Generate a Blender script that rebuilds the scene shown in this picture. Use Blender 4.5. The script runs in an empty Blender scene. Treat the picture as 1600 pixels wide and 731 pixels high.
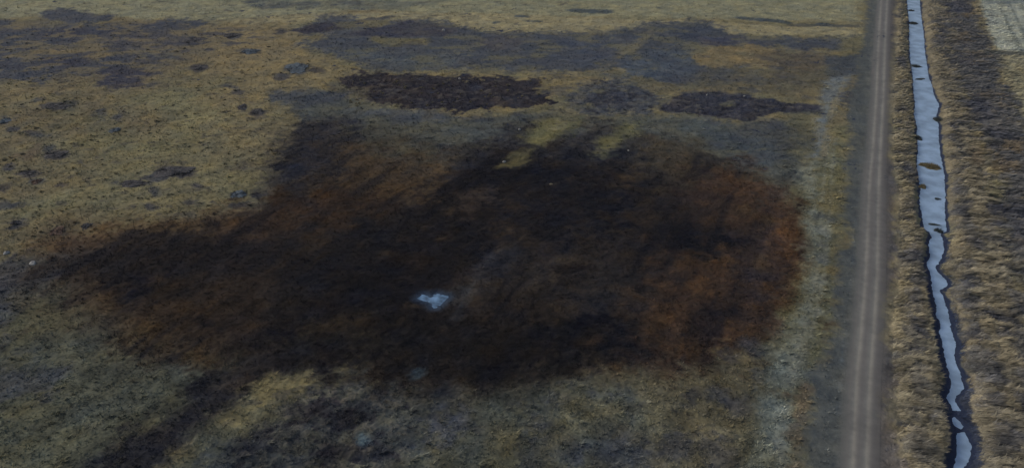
import bpy, math, random
import numpy as np
from mathutils import Vector

rng = np.random.default_rng(7)
random.seed(7)
scene = bpy.context.scene
COL = scene.collection

# ------------------------------------------------------------------ camera
H = 70.0                       # flying height in metres
F = 1300.0                     # focal length for a 1600 px wide frame
CX, CY = 800.0, 365.5
PITCH = math.atan((CY + 357.0) / F)
cp, sp = math.cos(PITCH), math.sin(PITCH)
cam_d = bpy.data.cameras.new('camera')
cam = bpy.data.objects.new('camera', cam_d)
COL.objects.link(cam)
cam.location = (0, 0, H)
cam.rotation_euler = (math.pi / 2 - PITCH, 0, 0)
cam_d.sensor_width = 36.0
cam_d.lens = F / 1600.0 * 36.0
cam_d.clip_start = 1.0
cam_d.clip_end = 20000.0
scene.camera = cam

# ------------------------------------------------------------------ light
SUN_EL, SUN_AZ = math.radians(32), math.radians(290)   # azimuth clockwise from +Y (sun off to the left)
world = bpy.data.worlds.new('World')
scene.world = world
world.use_nodes = True
wn = world.node_tree
bg = wn.nodes['Background']
sky = wn.nodes.new('ShaderNodeTexSky')
sky.sky_type = 'NISHITA'
sky.sun_disc = False
sky.sun_elevation = SUN_EL
sky.sun_rotation = SUN_AZ
sky.air_density = 1.0
sky.dust_density = 4.0
sky.ozone_density = 1.0
wn.links.new(sky.outputs[0], bg.inputs[0])
bg.inputs[1].default_value = 0.07
sun_d = bpy.data.lights.new('sun', 'SUN')
sun_d.energy = 0.8
sun_d.angle = math.radians(12)
sun_d.color = (1.0, 0.95, 0.88)
sun = bpy.data.objects.new('sun', sun_d)
COL.objects.link(sun)
sdir = Vector((math.sin(SUN_AZ) * math.cos(SUN_EL), math.cos(SUN_AZ) * math.cos(SUN_EL), math.sin(SUN_EL)))
sun.rotation_euler = sdir.to_track_quat('Z', 'Y').to_euler()
vs = scene.view_settings
vs.view_transform = 'Standard'
vs.look = 'None'
vs.exposure = 0.36
vs.gamma = 1.0
vs.use_curve_mapping = False
# albedo = display linear colour * ALB (per channel: the light's tint and level)
ALB = np.array([1.9, 1.9, 1.9])

# ------------------------------------------------------------------ helpers
def at(px, py, z=0.0):
    """a spot named on the survey picture -> its place on the plane at height z"""
    a, b = px - CX, CY - py
    d = np.array([a, b * sp + F * cp, b * cp - F * sp])
    t = (z - H) / d[2]
    return (d[0] * t, d[1] * t)

def lin(c):
    c = np.asarray(c, float) / 255.0
    return np.where(c <= 0.04045, c / 12.92, ((c + 0.055) / 1.055) ** 2.4)

_tabs = [np.random.default_rng(100 + i).random((256, 256)).astype(np.float32) for i in range(10)]
def vnoise(x, y, k=0):
    t = _tabs[k % 10]
    xi = np.floor(x); yi = np.floor(y)
    fx = (x - xi).astype(np.float32); fy = (y - yi).astype(np.float32)
    xi = xi.astype(np.int64); yi = yi.astype(np.int64)
    fx = fx * fx * (3 - 2 * fx); fy = fy * fy * (3 - 2 * fy)
    x0 = xi & 255; x1 = (xi + 1) & 255; y0 = yi & 255; y1 = (yi + 1) & 255
    a = t[y0, x0]; b = t[y0, x1]; c = t[y1, x0]; d = t[y1, x1]
    return (a + (b - a) * fx) * (1 - fy) + (c + (d - c) * fx) * fy

def fbm(x, y, s, octv=4, k=0, rough=0.5):
    """-1..1 fractal noise of feature size s metres"""
    x = x / s; y = y / s
    ca, sa = math.cos(0.6 + k), math.sin(0.6 + k)
    x, y = x * ca - y * sa, x * sa + y * ca
    tot = 0; amp = 1; n = 0
    for o in range(octv):
        tot = tot + amp * (vnoise(x + 37.1 * o, y + 91.7 * o, k + o) * 2 - 1)
        n += amp; amp *= rough; x = x * 2.03; y = y * 2.03
    return tot / n * 1.6

def sstep(a, b, x):
    t = np.clip((x - a) / (b - a), 0, 1)
    return t * t * (3 - 2 * t)

def poly_sd(P, X, Y):
    """signed distance to polygon, negative inside"""
    P = np.asarray(P, float)
    n = len(P)
    d = np.full(X.shape, 1e18)
    s = np.zeros(X.shape, bool)
    for i in range(n):
        ax, ay = P[i]; bx, by = P[(i + 1) % n]
        ex, ey = bx - ax, by - ay
        wx, wy = X - ax, Y - ay
        t = np.clip((wx * ex + wy * ey) / (ex * ex + ey * ey + 1e-12), 0, 1)
        dx = wx - ex * t; dy = wy - ey * t
        d = np.minimum(d, dx * dx + dy * dy)
        c = ((ay <= Y) & (by > Y)) | ((by <= Y) & (ay > Y))
        xi = ax + (Y - ay) * ex / (ey if abs(ey) > 1e-9 else 1e-9)
        s ^= c & (X < xi)
    d = np.sqrt(d)
    return np.where(s, -d, d)

def line_d(P, X, Y):
    P = np.asarray(P, float)
    d = np.full(X.shape, 1e18)
    for i in range(len(P) - 1):
        ax, ay = P[i]; bx, by = P[i + 1]
        ex, ey = bx - ax, by - ay
        wx, wy = X - ax, Y - ay
        t = np.clip((wx * ex + wy * ey) / (ex * ex + ey * ey + 1e-12), 0, 1)
        d = np.minimum(d, (wx - ex * t) ** 2 + (wy - ey * t) ** 2)
    return np.sqrt(d)

def wpts(pts, z=0.0):
    return [at(a, b, z) for a, b in pts]

def smooth(P, n=6):
    """Catmull-Rom through the points"""
    P = [np.array(p, float) for p in P]
    P = [2 * P[0] - P[1]] + P + [2 * P[-1] - P[-2]]
    out = []
    for i in range(1, len(P) - 2):
        for j in range(n):
            t = j / n
            out.append(0.5 * ((2 * P[i]) + (-P[i - 1] + P[i + 1]) * t + (2 * P[i - 1] - 5 * P[i] + 4 * P[i + 1] - P[i + 2]) * t * t
                              + (-P[i - 1] + 3 * P[i] - 3 * P[i + 1] + P[i + 2]) * t ** 3))
    out.append(P[-2])
    return out

# direction of the ditch and the track on the ground
RD = np.array(at(1335, 600)); RD2 = np.array(at(1376, 0)); RV = (RD2 - RD) / np.linalg.norm(RD2 - RD)
RN = np.array([RV[1], -RV[0]])          # to the right of the track
def ext(P, near=60, far=700):
    """carry a line on past both ends of what is seen"""
    P = [np.array(p, float) for p in P]
    return [P[0] + RV * far] + P + [P[-1] - RV * near]

# ------------------------------------------------------------------ lines of the place
WZ = -0.6                                # water level below the field
WL = [(1417,0),(1419,20),(1421,40),(1421,60),(1422,90),(1426,120),(1428,150),(1430,165),(1428,178),(1432,195),(1433,215),(1434,232),(1433,258),(1436,280),(1438,295),(1437,312),(1440,335),(1443,356),(1453,364),(1455,372),(1451,380),(1453,396),(1453,404),(1449,411),(1451,420),(1454,430),(1456,446),(1458,458),(1461,470),(1463,490),(1468,505),(1468,520),(1472,535),(1476,547),(1476,560),(1480,575),(1486,598),(1484,610),(1479,618),(1481,627),(1489,640)]
WR = [(1437,0),(1438,15),(1441,40),(1444,60),(1445,80),(1448,100),(1451,120),(1456,135),(1460,150),(1467,165),(1463,180),(1466,195),(1467,215),(1468,232),(1472,255),(1475,270),(1477,300),(1476,330),(1478,360),(1470,365),(1473,376),(1474,392),(1470,404),(1464,412),(1462,420),(1470,430),(1480,441),(1478,449),(1467,454),(1474,463),(1479,480),(1484,500),(1488,520),(1493,540),(1491,553),(1491,560),(1497,575),(1504,600),(1504,610),(1495,618),(1492,627),(1501,641)]
Wm = [(1485,652),(1491,650),(1500,659),(1506,666),(1501,669),(1492,664)]
Wb_l = [(1495,676),(1494,690),(1495,705),(1493,720),(1489,735)]
Wb_r = [(1507,674),(1515,690),(1517,703),(1512,720),(1503,735)]
wl = smooth(wpts(WL, WZ), 3); wr = smooth(wpts(WR, WZ), 3)
ditch_main = [wl[0] + RV * 500] + wl + wr[::-1] + [wr[0] + RV * 500]
ditch_mid = wpts(Wm, WZ)
wbl = wpts(Wb_l, WZ); wbr = wpts(Wb_r, WZ)
wbl = [np.array(p) for p in wbl]; wbr = [np.array(p) for p in wbr]
ditch_low = wbl + [wbl[-1] - RV * 50] + [wbr[-1] - RV * 50] + wbr[::-1]
ditch_line = [np.array(at(1427, 0, WZ)) + RV * 500] + [0.5 * (np.array(at(*a, WZ)) + np.array(at(*b, WZ))) for a, b in zip(WL, WR)] + \
             [np.array(at(1492, 655, WZ)), np.array(at(1503, 675, WZ)), np.array(at(1505, 700, WZ)), np.array(at(1497, 735, WZ)), np.array(at(1497, 735, WZ)) - RV * 50]
TL = [(1376,0),(1372,60),(1368,145),(1362,232),(1356,300),(1352,400),(1349,450),(1343,520),(1336,600),(1332,680),(1329,731)]
TR = [(1385.5,0),(1382,60),(1379,145),(1374,232),(1371,300),(1369,400),(1367,450),(1362.5,520),(1356.5,600),(1353,680),(1351,731)]
track_l = ext(smooth(wpts(TL), 4)); track_r = ext(smooth(wpts(TR), 4))
road_poly = [p - RN * 1.3 for p in track_l] + [p + RN * 1.6 for p in track_r[::-1]]
def strip(left, right, far=700, near=60):
    return ext(wpts(left), near, far) + ext(wpts(right), near, far)[::-1]
VERGE_L = strip([(1354,0),(1348,75),(1328,145),(1325,200),(1323,232),(1319,300),(1313,380),(1302,450),(1290,520),(1268,590),(1256,660),(1243,731)], [(1380,0),(1380,731)])
VERGE_R = strip([(1374,0),(1350,731)], [(1402,0),(1401,75),(1388,150),(1393,230),(1404,300),(1406,380),(1404,450),(1387,500),(1397,600),(1406,670),(1408,731)])
BANK_L = strip([(1400,0),(1399,75),(1386,150),(1391,230),(1402,300),(1404,380),(1402,450),(1385,500),(1395,600),(1404,670),(1406,731)], WL[::4] + [(1489,640),(1494,731)])
BANK_R = strip([(1437,0),(1448,100),(1467,215),(1478,340),(1470,400),(1480,500),(1500,600),(1512,731)], [(1472,0),(1479,75),(1500,130),(1509,180),(1529,240),(1547,300),(1557,350),(1572,400),(1583,450),(1594,500),(1608,560),(1640,731)])
DARK_R = strip([(1468,0),(1476,75),(1496,130),(1506,180),(1526,240),(1545,300),(1553,350),(1570,400),(1580,450),(1592,500),(1606,560),(1638,731)], [(1527,0),(1545,50),(1558,80),(1570,130),(1600,180),(1680,300),(1800,450),(1950,600),(2050,731)])
PALE_R = ext(wpts([(1527,0),(1545,50),(1558,80),(1566,110),(1578,145),(1602,190),(1680,310),(1800,460),(1950,620)]), 20, 300) + [np.array([600.0, 60.0]), np.array([1500.0, 900.0])]

# ------------------------------------------------------------------ colour map of the ground (what grows or lies where)
def E(cx, cy, rx, ry, n=12, tilt=0.0):
    ct, st = math.cos(tilt), math.sin(tilt)
    return [(cx + rx * math.cos(a) * ct - ry * math.sin(a) * st, cy + rx * math.cos(a) * st + ry * math.sin(a) * ct)
            for a in [2 * math.pi * i / n for i in range(n)]]

FIELD = (94, 88, 65)
TANF = (97, 89, 66)
CROP = (107, 106, 84)
DB = (53, 57, 64)
DK = (37, 35, 41)
LAYERS = []
def L(pts, rgb, soft=1.5, warp=2.0, op=1.0, world=False):
    LAYERS.append((pts if world else wpts(pts), rgb, soft, warp, op))

# far field
L([(-3000,-250),(1350,-250),(1345,0),(1340,36),(1200,33),(1050,30),(900,26),(800,24),(640,18),(560,16),(500,22),(400,30),(300,33),(200,28),(160,24),(60,27),(-100,32),(-3000,60)], CROP, 3, 2)
L([(640,18),(800,22),(960,30),(1150,38),(1345,44),(1345,58),(1230,56),(1120,54),(1040,44),(960,52),(860,52),(760,48),(700,38),(640,32),(560,30),(400,38),(330,36),(420,26),(560,20)], (115,109,83), 2, 1.5)
L([(330,38),(460,34),(470,60),(520,100),(530,118),(450,140),(340,120),(300,85)], (102,92,67), 5, 5, .8)
L([(440,100),(520,100),(525,150),(470,150),(430,200),(380,250),(330,200),(340,140)], (102,93,67), 6, 5, .8)
L([(560,0),(700,0),(620,16),(400,10),(400,-2)], (76,80,74), 2, 2, .6)
for e in [(470,6,45,3),(400,1,25,2.5),(550,5,12,3),(480,13,16,2.5),(420,10,30,3)]:
    L(E(*e), (62,66,66), 1.5, 3, .8)
for e in [(912,17,27,3.2),(945,19,14,3),(832,33,16,1.6),(773,36,5,1.5),(1190,32,38,2.6),(1160,29,15,2),(1225,36,16,2),(1285,40,14,2.5),(1030,14,8,2),(815,25,8,1.5)]:
    L(E(*e, tilt=.05), (54,62,66), .8, 1.2, .9)
L([(1230,38),(1345,40),(1345,44),(1230,42)], (62,64,62), .8, 1, .7)
# dark weedy ground, far left
L([(-300,35),(70,32),(180,40),(300,34),(330,60),(290,95),(250,135),(160,128),(40,132),(-300,150)], (80,75,62), 5, 5, .8)
L([(68,20),(95,14),(128,14),(145,22),(150,30),(115,37),(66,34)], DB, 2, 3)
L([(148,26),(178,24),(165,33),(146,36)], DB, 1.5, 2)
L([(-40,33),(20,33),(10,39),(-40,40)], DB, 1.5, 2)
L([(-200,50),(60,46),(140,40),(190,38),(250,34),(300,34),(330,40),(300,46),(240,50),(200,54),(150,62),(110,70),(60,73),(50,84),(-200,90)], DB, 3.5, 7)
L([(60,48),(130,44),(180,44),(175,52),(110,60),(65,62)], (46,49,60), 2, 3)
L([(172,50),(280,48),(295,62),(250,76),(190,78),(172,66)], (60,60,64), 3, 6, .7)
L([(-200,92),(60,88),(140,88),(205,90),(218,100),(180,110),(120,114),(70,108),(45,124),(-200,130)], DB, 3.5, 7)
L([(65,92),(130,90),(140,100),(100,108),(70,104)], (46,48,58), 2, 3)
L([(145,112),(185,108),(240,112),(240,125),(205,134),(160,131)], (50,50,58), 2, 4)
L([(230,76),(280,74),(280,90),(240,92)], (66,70,72), 2, 4, .7)
L([(70,76),(130,80),(180,84),(165,90),(90,86),(60,84)], (96,86,64), 1.5, 3, .8)
# patches in the left field
spots = [(300,63,14,6),(310,105,12,6),(232,134,12,4),(362,55,14,4),(392,80,17,4),(462,108,20,9),(440,120,12,6),(502,110,12,4),(360,136,12,4),(372,143,8,5),(438,50,12,5),(348,66,10,3),
         (88,166,22,6),(112,160,10,4),(58,155,9,4),(378,170,10,5),(403,176,11,6),(6,188,9,7),(20,200,10,3),(86,243,17,8),(76,233,9,5),(266,268,30,9),(292,272,20,7),(210,287,30,6),(245,278,20,5),
         (45,272,16,5),(56,284,10,4),(14,262,8,7),(180,203,10,4),(158,180,9,8),(185,185,9,6),(45,205,10,3),(60,210,12,4),(128,256,7,5),(90,362,13,8),(135,354,10,5),(25,348,8,4),(5,297,14,8),
         (8,320,14,7),(152,374,7,4),(294,318,12,4),(372,304,15,6),(405,306,9,5),(370,320,17,3),(345,340,10,3),(335,318,7,4),(95,290,8,3),(240,300,10,8),(235,322,8,5),(210,323,7,4),(30,320,9,4),(310,292,10,5),(112,347,8,4)]
for i, e in enumerate(spots):
    L(E(*e), [(52,53,58),(48,47,50),(56,58,60)][i % 3], .9, 1.4, .82)
L([(60,335),(160,335),(170,395),(60,400)], (72,60,44), 5, 4, .45)
L([(50,235),(60,225),(50,250),(20,245)], (76,62,52), 2, 2, .5)
L([(100,150),(160,190),(220,200),(250,230),(140,240),(100,200)], (74,76,58), 6, 5, .5)
# the wide dark swath behind the spill
L([(462,47),(480,38),(500,26),(540,24),(570,34),(590,38),(615,32),(660,29),(700,34),(750,44),(820,50),(900,50),(960,50),(1000,38),(1060,33),(1110,36),(1130,50),(1180,58),(1250,56),(1330,60),(1330,80),(1200,74),(1100,70),(1086,85),(1095,100),(1150,105),(1200,125),(1130,135),(1060,135),(1000,124),(950,128),(905,117),(800,114),(700,110),(640,112),(590,108),(560,95),(520,86),(475,80),(460,68),(500,58)], (58,62,67), 3.5, 4.5)
L([(462,47),(500,36),(540,36),(560,42),(500,50),(480,54)], (46,45,52), 1.2, 2)
L([(540,54),(600,40),(640,31),(690,38),(720,48),(690,58),(640,58),(580,60)], (49,50,59), 2, 2)
L([(565,30),(615,26),(610,30),(560,34)], (60,62,62), 1.5, 2, .8)
L([(520,36),(590,33),(620,38),(570,44),(520,44)], (88,84,64), 1.5, 2, .8)
L([(580,58),(640,62),(672,60),(668,70),(600,74),(575,66)], (86,82,60), 1.2, 1.5, .9)
L([(540,80),(700,80),(720,105),(640,108),(560,92)], (68,74,76), 4, 3, .7)
L([(740,55),(820,55),(800,78),(740,72)], (66,60,62), 4, 3, .4)
L([(860,60),(960,60),(960,98),(880,100)], (56,62,73), 4, 4, .6)
L([(1000,60),(1020,48),(1060,40),(1120,45),(1110,60),(1060,70)], (50,56,66), 3, 3, .8)
L([(1090,58),(1160,58),(1200,70),(1100,72)], (52,54,66), 2, 2, .8)
L([(1020,76),(1085,80),(1090,110),(1040,130),(960,118),(980,100)], (60,69,78), 4, 4, .7)
L([(1010,60),(1000,62),(975,76),(960,92),(970,94),(990,80),(1010,70)], (98,92,70), 1.2, 1.5, .8)
L([(955,106),(985,108),(980,118),(945,118),(925,118)], (92,86,64), 1.5, 3, .8)
L([(1088,80),(1105,74),(1140,70),(1190,72),(1250,82),(1320,92),(1330,100),(1200,108),(1140,104),(1090,102)], (98,88,64), 1.5, 2.5)
L([(1180,84),(1260,84),(1325,94),(1325,130),(1240,140),(1200,128),(1220,105)], (66,62,55), 4, 3, .8)
L([(1095,105),(1240,110),(1310,125),(1310,145),(1240,150),(1130,145),(1060,140)], (72,70,60), 4, 3, .7)
L([(1250,112),(1320,118),(1310,150),(1260,160)], (86,80,58), 3, 3, .5)
L([(1315,60),(1345,60),(1335,85),(1310,88)], (94,88,60), 2, 2, .7)
# pale band and the bare clod strip inside it
L([(500,98),(560,105),(600,113),(700,113),(800,120),(860,118),(900,116),(900,142),(870,148),(860,165),(800,174),(720,182),(650,175),(580,164),(540,160),(500,158)], (102,93,66), 1.5, 2)
L([(522,122),(560,114),(620,116),(700,119),(780,123),(840,128),(850,138),(866,148),(860,158),(800,165),(750,168),(700,173),(640,168),(600,158),(560,152),(530,150),(518,140)], DK, 1.2, 2.6)
L([(520,145),(560,155),(600,160),(590,150),(560,140),(530,135)], (72,68,54), 1.5, 3, .8)
L([(840,132),(856,135),(850,145),(836,147)], (98,90,62), 1, 1.2)
L([(515,125),(535,125),(530,150),(515,150)], (88,82,62), 1.5, 3, .6)
L([(880,165),(895,140),(910,125),(960,120),(1020,132),(1045,160),(1020,176),(960,182),(900,180)], (58,62,67), 2, 3)
L([(900,150),(960,135),(1000,150),(980,170),(920,172)], (44,47,56), 2.5, 4, .8)
L([(985,118),(1010,124),(1060,134),(1092,140),(1085,145),(1040,145),(1000,135)], (86,80,60), 1.5, 2.5, .8)
L([(855,165),(885,160),(880,180),(850,185)], (84,80,56), 2, 3, .8)
L([(910,162),(925,160),(925,168),(912,170)], (86,82,58), 1, 1, .8)
L([(1036,168),(1048,150),(1070,144),(1120,142),(1140,148),(1200,156),(1240,163),(1280,167),(1275,177),(1240,176),(1200,180),(1172,190),(1120,185),(1060,178)], (40,42,51), 1.3, 2.2)
L([(1122,163),(1135,157),(1150,158),(1147,167),(1130,167)], (94,90,62), .8, .8)
# grey-green grass either side, between those strips and the spill
L([(425,152),(470,144),(520,144),(560,155),(640,172),(720,184),(800,176),(860,172),(900,182),(1010,178),(1120,188),(1200,190),(1275,180),(1268,250),(1245,300),(1150,290),(1000,260),(700,260),(560,230),(470,185)], (64,67,63), 3, 3)
L([(425,150),(470,143),(540,146),(545,158),(480,168),(430,168)], (56,60,66), 2, 3, .8)
L([(540,168),(660,172),(740,186),(690,192),(560,182)], (58,63,70), 3, 3, .7)
L([(1150,188),(1268,190),(1262,240),(1200,232),(1150,215)], (58,60,60), 4, 3, .7)
L([(1235,180),(1275,178),(1265,250),(1225,240)], (80,78,58), 3, 2, .7)
L([(1040,178),(1110,185),(1150,210),(1090,215),(1050,200)], (66,72,70), 3, 3, .8)
L([(1100,200),(1150,205),(1200,230),(1240,250),(1200,262),(1120,240)], (58,66,72), 3, 3, .6)
# light green-yellow streaks
# soiled grass round the top of the spill
L([(450,205),(475,195),(500,184),(540,180),(560,200),(640,225),(720,232),(780,215),(812,190),(850,188),(900,200),(930,190),(990,205),(1060,220),(1130,250),(1200,285),(1200,360),(600,360),(430,340),(420,290),(440,255)], (42,41,40), 4, 4)
L([(560,190),(640,200),(700,220),(690,262),(600,255),(545,235)], (60,58,48), 5, 4, .85)
L([(1000,215),(1090,215),(1110,250),(1060,275),(990,255)], (56,52,42), 5, 4, .8)
L([(750,222),(780,215),(775,232),(745,232)], (58,56,44), 2, 2, .7)
# rusty fringe on the left
L([(70,400),(90,375),(200,350),(300,335),(380,315),(420,320),(450,345),(380,375),(250,400),(120,420)], (74,57,38), 5, 4, .75)
L([(80,375),(160,370),(180,395),(110,412),(80,400)], (66,46,32), 3, 3, .5)
# lower field
L([(-1500,418),(60,414),(200,480),(400,560),(700,600),(1000,590),(1180,530),(1260,470),(1300,450),(1280,560),(1240,740),(1200,1400),(-1500,1400)], (70,71,57), 3, 2)
L([(-100,420),(40,416),(60,440),(40,480),(20,540),(-100,600)], (58,60,65), 3, 4, .9)
L([(0,560),(120,520),(300,560),(330,620),(200,660),(0,640)], (60,64,58), 6, 6, .7)
L([(-20,570),(90,575),(70,610),(-20,620)], (50,53,62), 3, 4, .6)
L([(20,440),(110,450),(150,500),(90,540),(20,560)], (68,64,48), 5, 4, .6)
# the spill: oil soaked into grass
SPILL = [(452,235),(475,215),(530,225),(560,255),(640,280),(700,275),(760,252),(820,250),(900,262),(960,262),(1040,265),(1110,262),(1170,290),(1222,315),(1250,340),(1256,370),(1250,420),(1242,460),(1226,500),(1185,520),(1130,555),(1060,580),(960,584),(880,594),(800,606),(730,614),(650,612),(590,590),(520,576),(460,578),(380,574),(320,566),(250,545),(190,515),(158,494),(138,472),(112,448),(86,432),(70,420),(96,406),(135,390),(200,370),(280,352),(350,345),(400,330),(425,300),(445,268)]
SP_C = (700, 430)
def grow(P, k): return [(SP_C[0] + (x - SP_C[0]) * k, SP_C[1] + (y - SP_C[1]) * k) for x, y in P]
L(grow(SPILL, 1.02), (56,50,42), 9, 3, .6)
L([(-60,432),(0,418),(60,412),(120,400),(160,430),(120,450),(60,446),(0,452),(-60,470)], (50,50,53), 5, 4, .8)
L(SPILL, (37,31,28), 6.0, 4.5, .97)
L([(455,205),(500,188),(545,195),(550,250),(520,290),(470,310),(425,300),(430,262)], (34,34,40), 9, 7, .95)
L([(540,225),(640,240),(700,262),(690,295),(640,312),(560,320),(530,280)], (57,46,33), 6, 6, .85)
L([(430,300),(560,300),(640,312),(600,345),(480,355),(390,366)], (46,34,26), 6, 6, .85)
L([(330,345),(440,318),(440,348),(350,378)], (66,49,33), 5, 4, .7)
L([(640,250),(705,258),(725,285),(660,305)], (64,52,36), 4, 4, .55)
L([(1000,235),(1090,240),(1120,270),(1080,300),(1000,290)], (50,44,35), 7, 5, .8)
# wide dark band of the pipeline strip, running near left to far right
L([(690,275),(760,225),(830,192),(880,185),(895,205),(850,245),(760,290)], (38,38,43), 5, 4, .9)
L([(870,235),(900,200),(950,195),(1000,215),(980,260),(900,270)], (40,40,43), 5, 4, .85)
L([(330,600),(400,525),(500,440),(600,360),(680,295),(750,250),(800,235),(850,238),(860,270),(800,310),(730,395),(650,490),(570,590),(440,606)], (17,16,21), 7, 5, .95)
L([(880,230),(980,245),(1000,300),(960,350),(860,400),(780,440),(740,420),(790,320)], (20,20,27), 7, 6, .85)
L([(480,400),(560,340),(600,350),(520,430),(420,520),(380,520)], (30,27,27), 5, 4, .7)
L([(180,410),(330,370),(440,365),(400,420),(280,430),(180,440)], (24,21,24), 6, 5, .85)
L([(120,470),(150,440),(300,430),(420,440),(400,520),(330,560),(220,530)], (42,33,26), 6, 6, .8)
L([(110,450),(180,460),(215,505),(190,520),(140,490)], (60,48,36), 7, 4, .6)
L([(220,515),(320,545),(360,575),(260,560),(200,535)], (62,50,33), 6, 3, .75)
L([(160,440),(230,430),(245,436),(225,455),(170,460)], (19,17,24), 2.5, 4, .9)
L([(700,300),(765,288),(775,312),(720,335)], (54,45,37), 4, 4, .7)
L([(780,390),(900,380),(1000,410),(980,470),(860,490),(760,450)], (37,36,37), 8, 7, .75)
L([(900,430),(1000,430),(1060,470),(1000,510),(890,495)], (40,36,34), 6, 6, .6)
L([(480,520),(560,500),(640,540),(600,575),(500,575)], (40,35,27), 6, 6, .7)
L([(640,510),(760,500),(860,490),(900,560),(820,600),(700,605),(620,580)], (22,19,18), 7, 6, .8)
L([(860,520),(1000,500),(1020,550),(960,585),(860,590)], (15,15,20), 6, 6, .85)
L([(700,590),(900,575),(880,592),(760,612),(660,614)], (19,16,15), 4, 3, .8)
L([(960,370),(1040,345),(1110,355),(1090,385),(1000,405)], (25,25,31), 5, 5, .7)
L([(1090,255),(1165,262),(1200,290),(1215,340),(1170,365),(1100,350),(1070,300)], (56,42,32), 7, 6, .8)
L([(1180,270),(1240,285),(1258,335),(1215,345),(1190,310)], (54,55,50), 6, 4, .6)
L([(1010,430),(1080,385),(1160,375),(1236,335),(1256,360),(1250,430),(1230,490),(1180,520),(1120,556),(1050,580),(985,578),(1000,500)], (50,38,29), 11, 8, .9)
L([(1130,262),(1180,275),(1225,320),(1254,380),(1246,440),(1228,490),(1180,520),(1120,556),(1050,578),(1090,545),(1160,500),(1200,440),(1215,380),(1190,330)], (62,44,30), 5, 5, .75)
L([(1195,355),(1245,345),(1256,385),(1230,415),(1195,400)], (66,46,31), 5, 4, .7)
L([(1050,430),(1150,405),(1180,460),(1120,530),(1050,515)], (57,42,31), 10, 8, .65)
L([(1160,365),(1205,350),(1212,440),(1190,500),(1160,510),(1170,430)], (38,34,36), 5, 5, .7)
L([(1040,358),(1110,362),(1165,370),(1150,388),(1060,388)], (16,17,25), 4, 4.5, .9)
L([(960,575),(1060,565),(1120,548),(1090,580),(980,594)], (60,45,30), 4, 3, .6)
L([(850,187),(875,180),(912,180),(905,196),(870,215),(850,228),(812,225),(825,205)], (90,88,58), 3, 2.5, .9)
L([(958,205),(980,190),(1008,184),(1002,200),(975,225),(950,246),(924,238),(930,220)], (86,84,56), 3, 2.5, .85)
L([(798,244),(815,236),(832,232),(824,252),(800,260),(780,260)], (84,78,50), 1.5, 1.5, .85)
for e in [(640,462,22,4),(643,476,8,2.5),(662,355,14,8),(704,328,6,9),(798,362,7,5),(690,375,12,5),(600,395,16,6),(866,288,6,2.5),(540,290,10,4),(1200,345,10,7),(930,560,14,5),(1160,330,12,6),(1190,410,10,14)]:
    L(E(*e), (56,46,32), 1.2, 1.2, .45)
for e in [(1135,372,18,3.5),(1155,376,14,3),(845,335,16,5),(560,355,12,3),(470,410,14,5),(185,447,20,5),(905,420,30,5),(1060,385,12,4),(930,500,16,4),(905,530,14,3),(1110,490,5,3),(1065,525,5,3),(925,528,10,3),(320,505,10,4),(430,520,20,6),(840,590,10,3),(520,475,9,3),(690,620,20,6)]:
    L(E(*e), (15,14,21), 1.5, 2.0, .8)
L([(765,392),(778,398),(745,440),(738,436)], (44,44,46), 1.2, 1, .6)
L([(760,405),(800,395),(840,400),(790,440),(750,430)], (40,40,44), 3, 3, .5)
for dx_, o_ in ((0, .45), (9, .25)):
    L([(734+dx_,450),(738+dx_,451),(722+dx_,480),(708+dx_,502),(702+dx_,501),(718+dx_,476)], (64,66,66), .5, .5, o_)
    L([(770+dx_,393),(773+dx_,394),(740+dx_,448),(736+dx_,447)], (44,44,45), .7, .5, o_)
L([(712,452),(736,446),(730,472),(708,478)], (40,46,54), 1.5, 1, .6)
L([(648,580),(660,580),(655,590),(648,592)], (48,60,66), .8, 1, .7)  # small bluish glimmer, painted on as colour
# front: streaks and hollows below the spill
L([(560,600),(640,612),(740,616),(720,640),(650,660),(590,640)], (40,38,37), 4, 4, .8)
L([(335,592),(400,565),(490,560),(460,592),(410,608),(330,662),(280,700),(235,745),(130,745),(180,700),(230,668),(280,640)], (29,29,34), 4, 3.5, .95)
L([(560,745),(600,745),(700,640),(740,600),(700,600),(620,680)], (48,50,52), 1.5, 1.5, .4)
L([(150,745),(235,745),(300,690),(400,625),(470,580),(400,575),(310,610),(215,700)], (31,31,36), 4, 3, .8)
L([(470,578),(540,578),(500,600),(440,628),(390,655),(340,668),(300,715),(250,740),(320,680),(360,640),(400,608)], (94,88,62), 2.5, 2.5, .95)
L([(330,668),(400,650),(340,700),(290,745),(240,745)], (72,72,58), 3, 3, .8)
L([(440,628),(520,596),(620,605),(660,650),(640,745),(300,745),(360,690),(400,660)], (51,54,54), 3, 3, .95)
L([(640,640),(700,640),(700,745),(640,745)], (58,61,58), 5, 4, .8)
for e in [(505,630,12,9),(480,661,14,5),(455,655,6,6),(535,655,10,7),(420,685,10,6),(545,665,12,8),(505,650,10,4),(440,700,18,7),(560,700,8,9),(390,700,14,6),(500,605,10,4),(590,625,8,6),(520,720,16,8),(600,700,10,6)]:
    L(E(*e), (30,32,41), 1.8, 2.5, .75)
for e in [(484,685,9,6),(538,683,11,6),(480,640,10,9),(505,619,9,3),(553,618,11,4),(612,613,8,4),(455,700,9,5),(600,660,9,6),(445,620,8,4),(565,675,8,9),(540,722,9,5),(360,660,8,6)]:
    L(E(*e), (78,76,62), 1.2, 1.4, .7)
L(E(565,688,4,7), (66,90,104), .8, .8, .6)  # another bluish glimmer put into the ground colour
L([(680,640),(760,620),(860,600),(960,592),(1010,592),(1030,740),(700,740)], (66,69,61), 4, 3, .8)
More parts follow.
